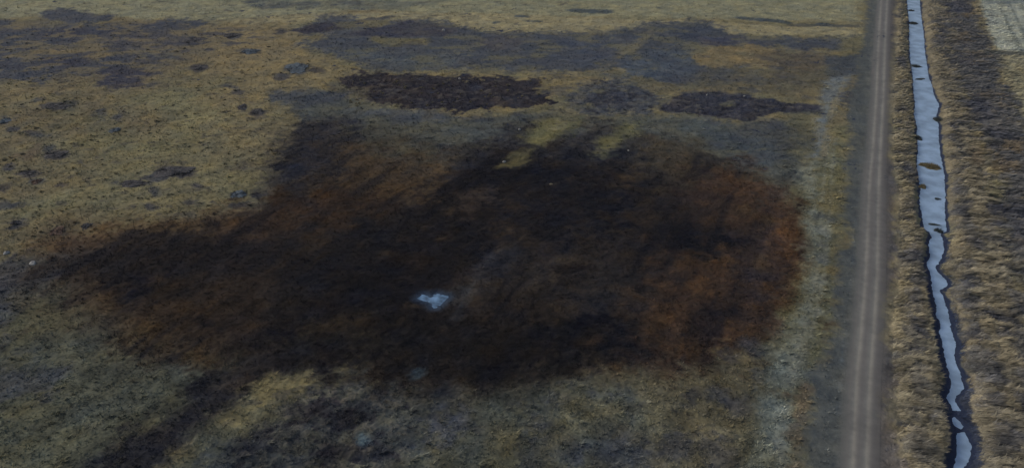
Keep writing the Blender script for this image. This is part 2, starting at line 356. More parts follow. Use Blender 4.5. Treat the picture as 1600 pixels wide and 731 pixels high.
for e in [(855,645,34,22),(720,668,22,12),(845,700,40,16),(985,640,18,26),(965,700,26,20),(905,715,22,10),(1000,720,20,16),(700,700,16,14),(925,625,12,12)]:
    L(E(*e, tilt=-.5), (51,55,64), 4, 4, .75)
for e in [(895,620,14,10),(890,648,16,12),(870,685,18,9),(930,645,10,14),(935,660,14,10),(848,710,10,18),(960,600,24,7),(787,665,16,14),(690,655,12,14),(680,705,10,14),(770,700,14,12),(1040,660,22,20),(1010,600,14,8)]:
    L(E(*e, tilt=-.4), (80,77,58), 3, 3, .7)
L([(1020,592),(1070,582),(1130,560),(1190,525),(1215,530),(1195,600),(1180,680),(1150,745),(1000,745),(1010,660),(1005,610)], (78,74,58), 4, 3, .85)
for e in [(1105,690,16,10),(1060,700,14,14),(1150,640,10,6),(1085,660,16,6),(1135,680,10,5),(1130,720,16,10),(1175,545,20,6),(1140,560,12,8),(1190,590,8,8),(1010,700,12,12),(1085,620,6,5),(1125,620,9,5),(1155,630,6,5)]:
    L(E(*e, tilt=.5), (50,52,57), 1.6, 2.4, .65)
L([(1215,530),(1260,480),(1290,500),(1270,580),(1250,660),(1235,745),(1160,745),(1185,650),(1200,580)], (82,86,76), 3, 3, .9)
L([(1215,560),(1235,550),(1225,620),(1205,700),(1195,745),(1172,745),(1190,660),(1200,600)], (87,93,86), 2.0, 1.8, .85)
L([(1255,600),(1268,590),(1256,660),(1243,745),(1232,745),(1240,660)], (76,66,56), 1.2, 1.5, .6)
L([(1030,44),(1012,62),(975,88),(940,120),(905,165),(880,200),(865,200),(890,160),(925,118),(960,86),(1000,60),(1018,44)], (90,86,70), 1.6, 2.2, .5)
# strip between spill and track
L([(1268,255),(1322,200),(1320,300),(1313,380),(1303,450),(1292,520),(1270,560),(1240,545),(1228,510),(1250,470),(1260,420),(1264,360),(1256,310)], (80,80,60), 2.5, 2)
L([(1285,300),(1320,300),(1313,380),(1302,450),(1280,460),(1290,380)], (90,84,60), 2, 3, .6)
L([(1245,440),(1290,430),(1285,480),(1245,500),(1232,490)], (70,66,42), 3, 3, .7)
L([(1252,262),(1278,246),(1282,330),(1280,420),(1276,480),(1250,540),(1228,560),(1236,520),(1258,460),(1264,400),(1262,330)], (93,97,87), 2.0, 1.6, .9)
for e in [(1290,362,8,3),(1285,385,9,3),(1288,405,8,5),(1280,340,9,3),(1295,430,6,5),(1300,345,6,3),(1240,298,8,5)]:
    L(E(*e), (52,56,58) if e[0] != 1240 else (94,92,62), 1, 1.2, .6)
# side trail
for dx_ in (0, 11):
    L([(1296+dx_,215),(1288+dx_,300),(1283+dx_,400),(1266+dx_,500),(1238+dx_,580),(1218+dx_,660),(1206+dx_,745),(1200+dx_,745),(1212+dx_,660),(1232+dx_,580),(1260+dx_,500),(1278+dx_,400),(1284+dx_,300),(1291+dx_,215)], (106,108,98), .7, .7, .55)
L([(1300,118),(1328,112),(1318,140),(1304,170),(1296,205),(1286,246),(1266,246),(1270,215),(1280,165),(1288,135)], (86,93,95), 1.6, 1.5, .95)
L([(1318,118),(1325,119),(1314,146),(1302,176),(1294,210),(1290,245),(1284,245),(1288,205),(1297,170),(1308,144)], (104,99,80), .8, .8, .85)
L([(1296,90),(1340,84),(1345,112),(1322,118),(1298,118)], (54,59,64), 1.5, 2, .9)
L([(1318,150),(1350,120),(1350,200),(1322,210)], (54,56,60), 2.5, 3, .8)
# track verges and ditch banks
L(VERGE_L, (64,68,67), 1.4, 1.5, 1, True)
L(VERGE_R, (72,69,66), 1.4, 1.4, 1, True)
L(BANK_L, (93,88,72), 1.0, 1.5, 1, True)
L(BANK_R, (91,86,71), 1.0, 1.5, 1, True)
L(DARK_R, (63,64,65), 3.0, 4.5, 1, True)
L(PALE_R, (110,106,85), 1.5, 1.5, 1, True)
L([(1527,-60),(1700,-60),(1760,30),(1700,82),(1558,80),(1545,50),(1532,8)], (124,128,117), 1, .6, .95)
for x0_ in (1556, 1574, 1592):
    L([(x0_,4),(x0_+5,4),(x0_+42,80),(x0_+33,80)], (84,90,84), .5, .5, .7)
L([(1500,80),(1640,82),(1640,87),(1540,86)], (64,68,66), .7, .8, .8)
L([(1540,8),(1700,6),(1700,-4),(1530,-4)], (84,92,92), 1, .8, .8)
L([(1552,92),(1600,120),(1700,250),(1640,200),(1590,150),(1572,122)], (88,88,74), 3, 3, .5)
for e in [(1500,60,16,10),(1510,20,14,8),(1545,150,14,6),(1530,240,10,20),(1570,260,24,14),(1590,230,14,8),(1480,20,8,10)]:
    L(E(*e), (80,70,54), 2, 4, .7)
for e in [(1515,95,16,14),(1530,170,22,14),(1545,320,16,26),(1585,400,14,40),(1580,330,20,12),(1560,210,16,9),(1600,350,20,20),(1495,12,18,7)]:
    L(E(*e), (50,52,60), 2.5, 4, .7)
L([(1488,180),(1496,260),(1502,340),(1508,420),(1510,500),(1528,600),(1552,731),(1566,731),(1540,600),(1520,500),(1514,420),(1508,340),(1502,260),(1493,180)], (56,58,62), 1.0, 2.5, .6)
L([(1418,731),(1420,600),(1420,480),(1424,380),(1418,280),(1412,180),(1420,180),(1427,280),(1434,380),(1432,480),(1432,600),(1432,731)], (60,60,60), 1.0, 2.5, .55)
for e in [(1508,420,3.5,14),(1508,460,3,22),(1520,380,8,10),(1528,490,14,6),(1515,520,10,8),(1535,560,12,10),(1550,590,16,14),(1545,640,18,20),(1570,690,26,20),(1585,560,14,8),(1565,520,10,6),(1600,620,24,12),(1425,470,8,16),(1433,440,6,9),(1420,500,8,8),(1428,520,8,6),(1410,545,6,10),(1424,560,9,8),(1442,330,5,5),(1420,390,6,8),(1428,400,6,6),(1434,405,5,4),(1428,690,14,4),(1415,740,12,4),(1455,650,5,12),(1440,620,8,6),(1496,330,10,8),(1495,290,6,6),(1488,195,8,6),(1484,215,4,4),(1470,60,4,14),(1405,20,6,10),(1410,100,6,8),(1405,170,7,7),(1412,260,6,8)]:
    L(E(*e), (52,54,60), 1.0, 1.6, .72)

def mute(rgb, k=.93):
    c = np.array(rgb, float); m_ = c.mean()
    return (m_ + (c - m_) * k) * (1.0 if m_ > 42 else .84 + .16 * max(0, (m_ - 30) / 12))

CLODS = [np.array(wpts(p)) for p in (
    [(522,122),(560,114),(620,116),(780,123),(866,148),(860,158),(750,168),(640,168),(560,152),(518,140)],
    [(1036,168),(1048,150),(1120,142),(1200,156),(1275,170),(1200,180),(1172,190),(1060,178)],
    [(880,165),(910,125),(960,120),(1020,132),(1045,160),(1000,178),(900,180)],
    [(430,640),(520,600),(620,605),(660,650),(640,745),(330,745),(400,670)])]
_g = np.array(at(800, 215)) - np.array(at(390, 570)); BD = _g / np.linalg.norm(_g)

def colour_at(X, Y):
    """display colour (0..255) of the ground cover at world points"""
    n1 = fbm(X, Y, 9.0, 5, 1); n2 = fbm(X, Y, 3.2, 5, 3, .62); n3 = fbm(X, Y, 0.8, 3, 5); n4 = fbm(X, Y, 22.0, 4, 6)
    edge = [n1 * .6 + n2 * .8 + n3 * .35, -n1 * .55 + n2 * .85 - n3 * .35, n4 * .5 - n2 * .9 + n3 * .35]
    C = np.empty(X.shape + (3,)); C[:] = mute(FIELD)
    C += (n4 * 4)[..., None] * np.array([1.0, .8, .5]) + (fbm(X, Y, 14, 4, 8) * 5)[..., None] * np.array([.2, .8, .6])
    for i, (P, rgb, soft, warp, op) in enumerate(LAYERS):
        A = np.asarray(P, float); m = soft + warp * 1.6 + .5
        x0, y0 = A.min(0) - m; x1, y1 = A.max(0) + m
        idx = np.nonzero((X > x0) & (X < x1) & (Y > y0) & (Y < y1))
        if len(idx[0]) == 0: continue
        sd = poly_sd(A, X[idx], Y[idx]) + warp * edge[i % 3][idx] * (1.5 if rgb is DK else 1)
        a = op * (1 - sstep(-soft, soft * .8, sd))
        C[idx] += a[..., None] * (mute(rgb) - C[idx])
    return C, n1, n2, n3, n4

def mud(X, Y):
    """signed distance from the water's edge"""
    d = poly_sd(ditch_main, X, Y)
    d = np.minimum(d, poly_sd(ditch_mid, X, Y))
    return np.minimum(d, poly_sd(ditch_low, X, Y))

def near_ditch(X, Y):
    u = (X - RD[0]) * RN[0] + (Y - RD[1]) * RN[1]
    return u, (X - RD[0]) * RV[0] + (Y - RD[1]) * RV[1]

SWATH = np.array(wpts([(440,50),(520,30),(620,30),(700,34),(820,46),(960,46),(1060,33),(1130,50),(1310,60),(1310,130),(1280,190),(1250,260),(1100,240),(1000,190),(860,190),(640,215),(520,180),(430,160),(450,140),(560,110),(480,80)]))
WEEDY = np.array(wpts([(-300,38),(70,38),(180,36),(330,36),(420,50),(400,80),(300,85),(260,130),(190,134),(60,122),(-300,128)]))
PUD = [(656,466),(662,461),(672,463),(682,460),(691,462),(696,464),(690,470),(684,476),(678,479),(672,471),(664,469)]
pud_w = smooth(wpts(PUD) + [at(*PUD[0])], 3)
ISLANDS = [  # px, py on the water, radius along, across (m), turn, height, what
    (1453,260,2.0,1.3,-.35,.5,'brown oval islet of matted reeds lying across the widest part of the ditch water'),
    (1427,37,1.35,1.5,-.1,.4,'dark reed clump at the left edge of the ditch water, near the far end'),
    (1424,17,.9,1.0,-.2,.35,'thin dark reed clump, farthest one in the ditch water'),
    (1431,104,1.1,1.2,0,.45,'dark green reed clump at the left edge of the ditch above a thin reed raft'),
    (1437,124,1.4,.6,.15,.2,'thin low raft of reeds in the ditch water below a dark green clump'),
    (1434,216,.8,1.2,0,.5,'round dark reed clump on the left edge of the ditch above the oval islet'),
    (1441,292,.6,1.2,-.6,.4,'brown reed clump on the left edge of the ditch below the oval islet'),
    (1465,311,.5,.5,0,.2,'tiny dark reed clump alone on open ditch water'),
    (1460,351,1.1,.35,-.35,.15,'low dark line of reeds on the water where the ditch narrows'),
    (1467,361,.6,.8,0,.45,'dark reed clump on the right edge where the ditch suddenly narrows'),
    (1466,188,1.0,1.3,.2,.6,'dark bushy reed clump on the right bank at the edge of the wide water'),
]
isl_w = [(np.array(at(a, b, WZ)), rx, ry, t, h, s) for a, b, rx, ry, t, h, s in ISLANDS]

def surface(X, Y):
    """height and display colour of the ground at world points"""
    C, n1, n2, n3, n4 = colour_at(X, Y)
    u, v = near_ditch(X, Y)
    Z = 0.25 * fbm(X, Y, 40, 3, 2) + 0.10 * n1
    # --- vegetation relief
    mott = fbm(X, Y, 1.5, 4, 7, .6)
    fine = fbm(X, Y, 0.45, 3, 9, .6)
    lay = fbm((X * .9 - Y * .45) * .38, (X * .45 + Y * .9) * 1.2, 1.1, 3, 4, .55)       # lodged grass lying across
    dw = np.full(X.shape, 60.0)
    m = (u > 2) & (u < 45)
    dw[m] = mud(X[m], Y[m])
    vr_sd = poly_sd(VERGE_R, X, Y)
    bank = sstep(.3, 1.8, dw) * sstep(-.3, 1.2, vr_sd + .6 * n2) * sstep(3.2, 5.0, u) * (1 - sstep(26, 40, u))
    big = fbm((X * .9 - Y * .45) * .7, (X * .45 + Y * .9), 2.3, 4, 5, .55)
    dtl = np.minimum(line_d(track_l, X, Y), line_d(track_r, X, Y))
    rd = poly_sd(road_poly, X, Y)
    vl = poly_sd(VERGE_L, X, Y)
    verge = (1 - sstep(-.5, 1.5, vl))
    calm = 1 - .9 * (1 - sstep(-.3, .8, rd)) - .55 * verge * (rd > .8)
    lum = C.mean(-1)
    dark = 1 - sstep(38, 60, lum)
    Z = Z + calm * (1 - bank) * (.07 * mott + .05 * fine + .10 * n2 * (1 + dark))
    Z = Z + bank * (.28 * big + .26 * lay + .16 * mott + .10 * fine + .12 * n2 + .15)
    # --- road bed
    Z = Z * (1 - .7 * (1 - sstep(-.5, 3, rd))) + .18 * (1 - sstep(-1.2, 1.6, rd)) - .05 * np.exp(-(dtl / .35) ** 2)
    # --- channel
    wet = np.clip((dw + .15 * n3), -3, 80)
    prof = np.where(wet < 0, WZ + wet * .5, WZ + .01 + .6 * (sstep(-.1, 2.4, wet) - sstep(-.1, 2.4, 0)))
    k = 1 - sstep(0.9, 3.2, wet)
    line = line_d(ditch_line, X[m], Y[m])
    k2 = np.zeros(X.shape); k2[m] = 1 - sstep(.5, 2.6, line)
    prof2 = np.where(wet > 0, WZ + .12 + .1 * n3, prof)
    # dry bed between the pools
    dry = k2 * (wet > 0)
    Z = Z * (1 - k) + np.minimum(prof, Z + 5) * k
    Z = np.where(dry > 0, Z * (1 - dry) + np.minimum(prof2, Z) * dry, Z)
    # --- colour detail
    C += (mott * (1 - .5 * dark) * 5.0 + fine * 3.0)[..., None] * np.array([1.05, 1.0, .85]) * (.45 + .55 * calm)[..., None]
    C += (n3 * 3)[..., None] * np.array([1, .95, .7])
    hue = fbm(X, Y, 3.2, 4, 0)
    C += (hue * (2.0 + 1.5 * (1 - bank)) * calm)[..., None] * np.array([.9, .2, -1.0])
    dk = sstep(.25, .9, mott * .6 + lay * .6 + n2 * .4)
    C += (bank * (lay * 6 + mott * 5))[..., None] * np.array([1.1, 1.0, .8]) - (bank * dk * 0)[..., None]  # raised bank grass lightened in the colour, as highlights
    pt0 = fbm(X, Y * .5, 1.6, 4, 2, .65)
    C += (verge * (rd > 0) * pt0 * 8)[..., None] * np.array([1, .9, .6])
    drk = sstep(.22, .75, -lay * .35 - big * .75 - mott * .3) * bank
    C += drk[..., None] * (np.array([46, 48, 54]) - C) * .7  # gaps between bank clumps darkened in the colour, as shade
    # streaks in the dark land right of the ditch
    kerb_noise = (1 - sstep(-1.5, 2, rd)); C += (kerb_noise * pt0 * 3)[..., None]
    far_r = (1 - sstep(-2, 2, poly_sd(DARK_R, X, Y)))
    C += (far_r * sstep(.25, .9, lay * .7 + n1 * .5))[..., None] * (np.array([84, 76, 60]) - C) * .6
    C += (far_r * sstep(.3, .9, -lay * .5 + n2 * .6))[..., None] * (np.array([46, 48, 55]) - C) * .45
    # general patchiness of the cover
    cl = np.zeros(X.shape)
    for q_ in CLODS: cl = np.maximum(cl, 1 - sstep(-1.5, 1.0, poly_sd(q_, X, Y) + n2))
    cn = fbm(X, Y, 1.15, 3, 8, .6)
    C += (cl * sstep(.15, .75, cn) * .55)[..., None] * (np.array([78, 75, 68]) - C)
    C += (cl * sstep(.15, .75, -cn) * .6)[..., None] * (np.array([26, 26, 33]) - C)
    Z = Z + cl * .12 * cn
    ba = X * BD[0] + Y * BD[1]; bb = X * BD[1] - Y * BD[0]
    band = fbm(ba * .22, bb, 3.6, 5, 5, .6)
    leftside = 1 - sstep(-8, -3, u)
    C *= (1 + leftside * band * (.04 + .15 * dark + .10 * (1 - dark) * (1 - sstep(95, 115, Y))) * (Y < 190))[..., None]
    C += (dark * leftside * sstep(.15, .8, -band))[..., None] * (np.array([17, 17, 24]) - C) * .5
    pt = fbm(X * .7, Y, 1.7, 4, 6, .65)
    C *= (1 + (.12 + .06 * (1 - sstep(90, 130, Y))) * pt * calm + .05 * hue * calm)[..., None]
    wd = 1 - sstep(-6, 3, poly_sd(WEEDY, X, Y))
    wn_ = fbm(X * .6, Y, 2.8, 4, 3, .6)
    C += (wd * sstep(.12, .5, wn_) * .75)[..., None] * (np.array([93, 85, 66]) - C)
    C += (wd * sstep(.1, .5, -wn_ + .2 * pt) * .7)[..., None] * (np.array([50, 52, 60]) - C)
    sw = 1 - sstep(-8, 4, poly_sd(SWATH, X, Y))
    sn = fbm(X * .7, Y, 4.5, 5, 7, .62)
    C += (sw * sstep(.05, .75, sn) * .75 * sstep(50, 57, lum))[..., None] * (np.array([84, 82, 66]) - C)
    C += (sw * sstep(.2, .8, -sn) * .45)[..., None] * (np.array([48, 52, 62]) - C)
    # spots of dark weed over the left field
    sp_ = fbm(X * .8, Y, 1.9, 3, 2)
    leftf = sstep(60, 74, lum) * (u < -12) * (X < 20)
    C += (leftf * sstep(.62, .86, sp_ + .28 * n1))[..., None] * (np.array([62, 60, 55]) - C) * .55
    # the oil is darkest where it pooled between tussocks
    C += (dark * (n1 * 3.5 + n2 * 3.5))[..., None] * np.array([1.3, .8, .05])
    # wheel tracks
    tk = np.exp(-(dtl / .5) ** 2) * (.8 + .35 * n1 + .35 * n2 + .2 * n3)
    rdm = 1 - sstep(-1.6, .9, rd + .3 * n2)
    C += rdm[..., None] * (np.array([83, 82, 80]) + (n3 * 3 + n2 * 2)[..., None] - C)
    C += np.clip(tk, 0, 1)[..., None] * (np.array([110, 109, 102]) - C) * .75
    ruts = np.exp(-((u + 7.2 - .4 * n4) / .35) ** 2) + np.exp(-((u + 9.2 - .4 * n4) / .35) ** 2)
    C += (ruts * verge * (v < 60))[..., None] * np.array([4, 5, 6]) * .7
    # wet mud at the water's edge
    low = 1 - sstep(20, 75, v)
    mw = .5 + .4 * low + .55 * n2
    md = (1 - sstep(mw * .55, mw * 1.15, dw + .2 * n3)); md = np.maximum(md, sstep(.2, .6, dry) * (v < 5) * .85)
    C += md[..., None] * (np.array([34, 41, 57]) - C)
    pm = poly_sd(np.array(pud_w), X, Y)
    Z = Z * sstep(.5, 3.5, pm) - .10 * (1 - sstep(-.3, 1.9, pm + .45 * n3 + .35 * n2)) + .05 * fine * (1 - sstep(1.5, 3, pm))
    pm2 = (1 - sstep(.2, 2.2, pm))
    C += pm2[..., None] * (np.array([44, 58, 76]) - C) * .85  # bluish wet sheen round the puddle, painted into the ground colour
    return Z, np.clip(C, 9, 235), u, v, rd, dw, pm, bank

# ------------------------------------------------------------------ materials
def cover_mat(name, rough=.95, spec=.08, bump=.5, scale=3.0, amount=.35, sheen=0.0):
    m = bpy.data.materials.new(name); m.use_nodes = True
    nt = m.node_tree; N = nt.nodes; K = nt.links
    b = N['Principled BSDF']
    at_ = N.new('ShaderNodeAttribute'); at_.attribute_name = 'cover'
    geo = N.new('ShaderNodeNewGeometry')
    no = N.new('ShaderNodeTexNoise'); no.inputs['Scale'].default_value = scale; no.inputs['Detail'].default_value = 6; no.inputs['Roughness'].default_value = .7
    K.new(geo.outputs['Position'], no.inputs['Vector'])
    mr = N.new('ShaderNodeMapRange'); mr.inputs['From Min'].default_value = .3; mr.inputs['From Max'].default_value = .7
    mr.inputs['To Min'].default_value = 1 - amount; mr.inputs['To Max'].default_value = 1 + amount
    K.new(no.outputs['Fac'], mr.inputs['Value'])
    vm = N.new('ShaderNodeVectorMath'); vm.operation = 'SCALE'
    K.new(at_.outputs['Color'], vm.inputs[0]); K.new(mr.outputs[0], vm.inputs['Scale'])
    K.new(vm.outputs[0], b.inputs['Base Color'])
    bp = N.new('ShaderNodeBump'); bp.inputs['Strength'].default_value = bump; bp.inputs['Distance'].default_value = .12
    K.new(no.outputs['Fac'], bp.inputs['Height']); K.new(bp.outputs[0], b.inputs['Normal'])
    b.inputs['Roughness'].default_value = rough
    b.inputs['Specular IOR Level'].default_value = spec
    return m

def plain_mat(name, c, rough=.9, spec=.2, scale=6, amount=.3):
    m = bpy.data.materials.new(name); m.use_nodes = True
    nt = m.node_tree; N = nt.nodes; K = nt.links
    b = N['Principled BSDF']
    tc = N.new('ShaderNodeTexCoord')
    no = N.new('ShaderNodeTexNoise'); no.inputs['Scale'].default_value = scale; no.inputs['Detail'].default_value = 5
    K.new(tc.outputs['Object'], no.inputs['Vector'])
    cr = N.new('ShaderNodeValToRGB'); cr.color_ramp.elements[0].position = .3; cr.color_ramp.elements[1].position = .7
    a = np.array(c)
    cr.color_ramp.elements[0].color = (*np.clip(a * (1 - amount), 0, 1), 1); cr.color_ramp.elements[1].color = (*np.clip(a * (1 + amount), 0, 1), 1)
    K.new(no.outputs['Fac'], cr.inputs[0]); K.new(cr.outputs[0], b.inputs['Base Color'])
    b.inputs['Roughness'].default_value = rough; b.inputs['Specular IOR Level'].default_value = spec
    return m
def alb(rgb): return np.clip(lin(rgb) * ALB, 0, .9)

M_GROUND = cover_mat('ground_cover', amount=.22)
M_ROAD = cover_mat('packed_gravel', rough=.9, spec=.2, bump=.25, scale=8, amount=.10)
M_OIL = cover_mat('oil_soaked_grass', rough=.9, spec=.04, bump=.5, amount=.3)
M_GRASS = cover_mat('dry_grass', rough=.95, spec=.04, bump=0, scale=5, amount=.15)

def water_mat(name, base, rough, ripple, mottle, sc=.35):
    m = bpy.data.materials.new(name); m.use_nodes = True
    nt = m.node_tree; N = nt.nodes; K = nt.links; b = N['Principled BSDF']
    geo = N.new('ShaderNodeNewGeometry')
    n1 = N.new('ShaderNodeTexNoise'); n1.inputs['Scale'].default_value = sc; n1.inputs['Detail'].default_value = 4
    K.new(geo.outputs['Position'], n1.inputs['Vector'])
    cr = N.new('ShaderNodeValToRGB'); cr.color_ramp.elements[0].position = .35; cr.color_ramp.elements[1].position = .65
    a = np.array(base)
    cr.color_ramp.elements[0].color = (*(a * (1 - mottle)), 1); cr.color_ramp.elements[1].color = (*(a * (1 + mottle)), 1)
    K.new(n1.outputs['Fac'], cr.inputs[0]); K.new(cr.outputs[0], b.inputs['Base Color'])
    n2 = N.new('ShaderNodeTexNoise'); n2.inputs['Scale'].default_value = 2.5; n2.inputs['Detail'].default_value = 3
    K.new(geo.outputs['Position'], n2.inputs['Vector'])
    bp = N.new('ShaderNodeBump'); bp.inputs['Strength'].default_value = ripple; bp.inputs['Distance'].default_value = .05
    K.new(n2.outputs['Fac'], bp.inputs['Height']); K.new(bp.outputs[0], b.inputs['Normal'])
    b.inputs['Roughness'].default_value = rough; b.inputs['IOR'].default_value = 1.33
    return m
M_WATER = water_mat('ice_water_sky_tint', alb((113, 132, 152)), .16, .15, .2)  # reflected sky painted in: pale blue base, mottle for brighter reflections
M_PUD = water_mat('puddle_water', alb((78, 102, 126)), .2, .3, .5, .6)  # bluish base colour stands in for sky mirrored in the puddle

# ------------------------------------------------------------------ mesh from arrays
def mesh_obj(name, V, Fc, mat, cover=None, smooth_=False, parent=None):
    me = bpy.data.meshes.new(name)
    V = np.ascontiguousarray(V, np.float32); Fc = np.ascontiguousarray(Fc, np.int32)
    nf, k = Fc.shape
    me.vertices.add(len(V)); me.vertices.foreach_set('co', V.ravel())
    me.loops.add(nf * k); me.loops.foreach_set('vertex_index', Fc.ravel())
    me.polygons.add(nf)
    me.polygons.foreach_set('loop_start', np.arange(0, nf * k, k, dtype=np.int32))
    me.polygons.foreach_set('loop_total', np.full(nf, k, np.int32))
    me.polygons.foreach_set('use_smooth', np.full(nf, smooth_, bool))
    me.update(calc_edges=True)
    if cover is not None:
        a = me.attributes.new('cover', 'FLOAT_COLOR', 'POINT')
        cc = np.ones((len(V), 4), np.float32); cc[:, :3] = cover
        a.data.foreach_set('color', cc.ravel())
    me.materials.append(mat)
    o = bpy.data.objects.new(name, me); COL.objects.link(o)
    if parent: o.parent = parent
    return o
def structure(o): o['kind'] = 'structure'; return o
def tag(o, label, cat, group=None):
    o['label'] = label; o['category'] = cat
    if group: o['group'] = group
    return o

# ------------------------------------------------------------------ ground sheet
def rows():
    v = np.concatenate([np.linspace(640, 390, 160), np.linspace(385, -395, 820)])           # picture rows, near to far: even detail in the view
    d = H * (F * cp - v * sp) / (F * sp + v * cp)
    near = d[0] - np.cumsum(np.geomspace(.3, 25, 16)); far = d[-1] + np.cumsum(np.geomspace(1.0, 1500, 45))
    return np.concatenate([near[::-1], d, far])
ry = rows()
s_in = np.linspace(-1.3, .66, 830)
s_di = np.linspace(.66, 1.02, 330)[1:]
s_r = np.linspace(1.02, 1.3, 90)[1:]
g = np.cumsum(np.geomspace(.006, 6, 26))
sx = np.concatenate([(-1.3 - g)[::-1], s_in, s_di, s_r, 1.3 + g])
half = np.maximum(ry, 60) * .5 * 1.06 + 22      # half width that the view spans at this distance
Yg = np.repeat(ry[:, None], len(sx), 1)
Xg = half[:, None] * sx[None, :]
Zg, Cg, ug, vg, rdg, dwg, pmg, bankg = surface(Xg, Yg)
albg = lin(Cg) * ALB
nr, nc = Xg.shape
V = np.stack([Xg, Yg, Zg], -1).reshape(-1, 3)
idx = np.arange(nr * nc).reshape(nr, nc)
Fc = np.stack([idx[:-1, :-1], idx[:-1, 1:], idx[1:, 1:], idx[1:, :-1]], -1).reshape(-1, 4)
structure(mesh_obj('ground', V, Fc, M_GROUND, albg.reshape(-1, 3), True))

def sheet(name, mask, lift, mat):
    fm = mask.ravel()[Fc].all(1)
    f = Fc[fm]; used, inv = np.unique(f, return_inverse=True)
    VV = V[used].copy(); VV[:, 2] += lift
    return structure(mesh_obj(name, VV, inv.reshape(-1, 4), mat, albg.reshape(-1, 3)[used], True))
sheet('road', rdg < 0, .02, M_ROAD)
spill_sd = poly_sd(np.array(wpts(SPILL)), Xg, Yg) + 1.6 * fbm(Xg, Yg, 3, 4, 1)
sheet('oil_spill', (spill_sd < 0) & (pmg > .9), .012, M_OIL)

# ------------------------------------------------------------------ water
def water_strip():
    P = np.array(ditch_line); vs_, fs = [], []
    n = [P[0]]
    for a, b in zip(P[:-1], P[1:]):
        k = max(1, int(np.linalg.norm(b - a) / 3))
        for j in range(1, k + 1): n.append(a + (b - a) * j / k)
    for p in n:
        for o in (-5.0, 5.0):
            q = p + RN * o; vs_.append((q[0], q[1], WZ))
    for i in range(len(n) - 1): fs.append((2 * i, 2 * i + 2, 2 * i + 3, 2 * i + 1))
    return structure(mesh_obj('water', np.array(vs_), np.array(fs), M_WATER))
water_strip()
pc = np.mean(np.array(pud_w), 0)
def fan(P, z):
    P = np.array(P); n = len(P); c = P.mean(0)
    VV = [(c[0], c[1], z)] + [(c[0] + (p[0] - c[0]) * 1.0, c[1] + (p[1] - c[1]) * 1.0, z) for p in P]
    return np.array(VV), np.array([(0, 1 + i, 1 + (i + 1) % n) for i in range(n)])
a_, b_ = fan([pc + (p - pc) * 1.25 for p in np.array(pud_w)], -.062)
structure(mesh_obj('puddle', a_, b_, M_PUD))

# ------------------------------------------------------------------ grass tufts (stuff)
def tuft_template(nb, h, spread, lean, seed, wind=None, w0=.05):
    r = np.random.default_rng(seed); VV = []
    for i in range(nb):
        a = r.random() * 2 * math.pi; q = r.random() * spread * .5
        bx, by = q * math.cos(a), q * math.sin(a)
        w = w0 * (1 + r.random()); t = a + (r.random() - .5) if wind is None else wind + r.normal(0, .45)
        hh = h * (.55 + .6 * r.random()); ln = lean + spread * (.4 + .8 * r.random())
        px_, py_ = -math.sin(t) * w, math.cos(t) * w
        VV += [(bx - px_, by - py_, -.04), (bx + px_, by + py_, -.04), (bx + math.cos(t) * ln, by + math.sin(t) * ln, hh)]
    return np.array(VV, np.float32)

def scatter(name, X, Y, scale, gain, nb=6, seed=1, label=None, h=.22, spread=.34, wind=None, lean=.02, w0=.05):
    r = np.random.default_rng(seed)
    Z, C, *_ = surface(X, Y)
    T = [tuft_template(nb, h, spread, lean, 50 + i, wind, w0) for i in range(8)]
    n = len(X); k = nb * 3
    which = r.integers(0, 8, n); ang = r.random(n) * 2 * math.pi if wind is None else r.normal(0, .15, n)
    tm = np.stack(T)[which]                                    # n,k,3
    s = (scale * (.6 + .8 * r.random(n)))[:, None]
    ca, sa = np.cos(ang)[:, None], np.sin(ang)[:, None]
    VV = np.stack([(tm[..., 0] * ca - tm[..., 1] * sa) * s + X[:, None], (tm[..., 0] * sa + tm[..., 1] * ca) * s + Y[:, None], tm[..., 2] * s + Z[:, None]], -1)
    var = (gain * np.exp(r.normal(0, .16, n)))[:, None, None]
    cc = (lin(C) * ALB)[:, None, :] * var * np.ones((1, k, 1))
    Fc_ = np.arange(n * k).reshape(-1, 3)
    o = mesh_obj(name, VV.reshape(-1, 3), Fc_, M_GRASS, np.clip(cc, 0, .9).reshape(-1, 3))
    o['kind'] = 'stuff'
    return tag(o, label, 'grass')

r = np.random.default_rng(11)
n = 465000
vv = r.uniform(-380, 440, n)
yy = H * (F * cp - vv * sp) / (F * sp + vv * cp)
xx = r.uniform(-1.12, 1.12, n) * (yy * .53 + 22)
u_, v_ = near_ditch(xx, yy)
rd_ = poly_sd(road_poly, xx, yy); vl_ = poly_sd(VERGE_L, xx, yy)
dens = .30 + .25 * (fbm(xx, yy, 2.5, 3, 4) > 0)
dens = np.where((vl_ < 0), .08, dens)
vrs_ = poly_sd(VERGE_R, xx, yy)
dens = np.where(vrs_ < 0, .08, dens)
onbank = (u_ > 3) & (u_ < 40) & (vrs_ > .2 * np.sin(yy * 1.3)) & (rd_ > 1)
dens = dens * np.clip((yy / 190) ** 1.3, .2, 1)
dens = np.where(onbank, .8 * np.clip(yy / 150, .55, 1), dens)
dens = np.where(rd_ < .5, 0, dens)
keep = r.random(n) < dens
xx, yy, onbank = xx[keep], yy[keep], onbank[keep]
ub, vb = near_ditch(xx, yy)
mm = (ub > 2) & (ub < 45); dd = np.full(xx.shape, 50.0); dd[mm] = mud(xx[mm], yy[mm])
pp = poly_sd(np.array(pud_w), xx, yy)
_dl = np.array([near_ditch(p[0], p[1]) for p in ditch_line]); _o = np.argsort(_dl[:, 1])
left_side = ub < np.interp(vb, _dl[_o, 1], _dl[_o, 0])
ok = (dd > np.where(left_side, np.where(vb < 70, 1.7, .9), .6)) & (pp > .5)
xx, yy, onbank = xx[ok], yy[ok], onbank[ok]
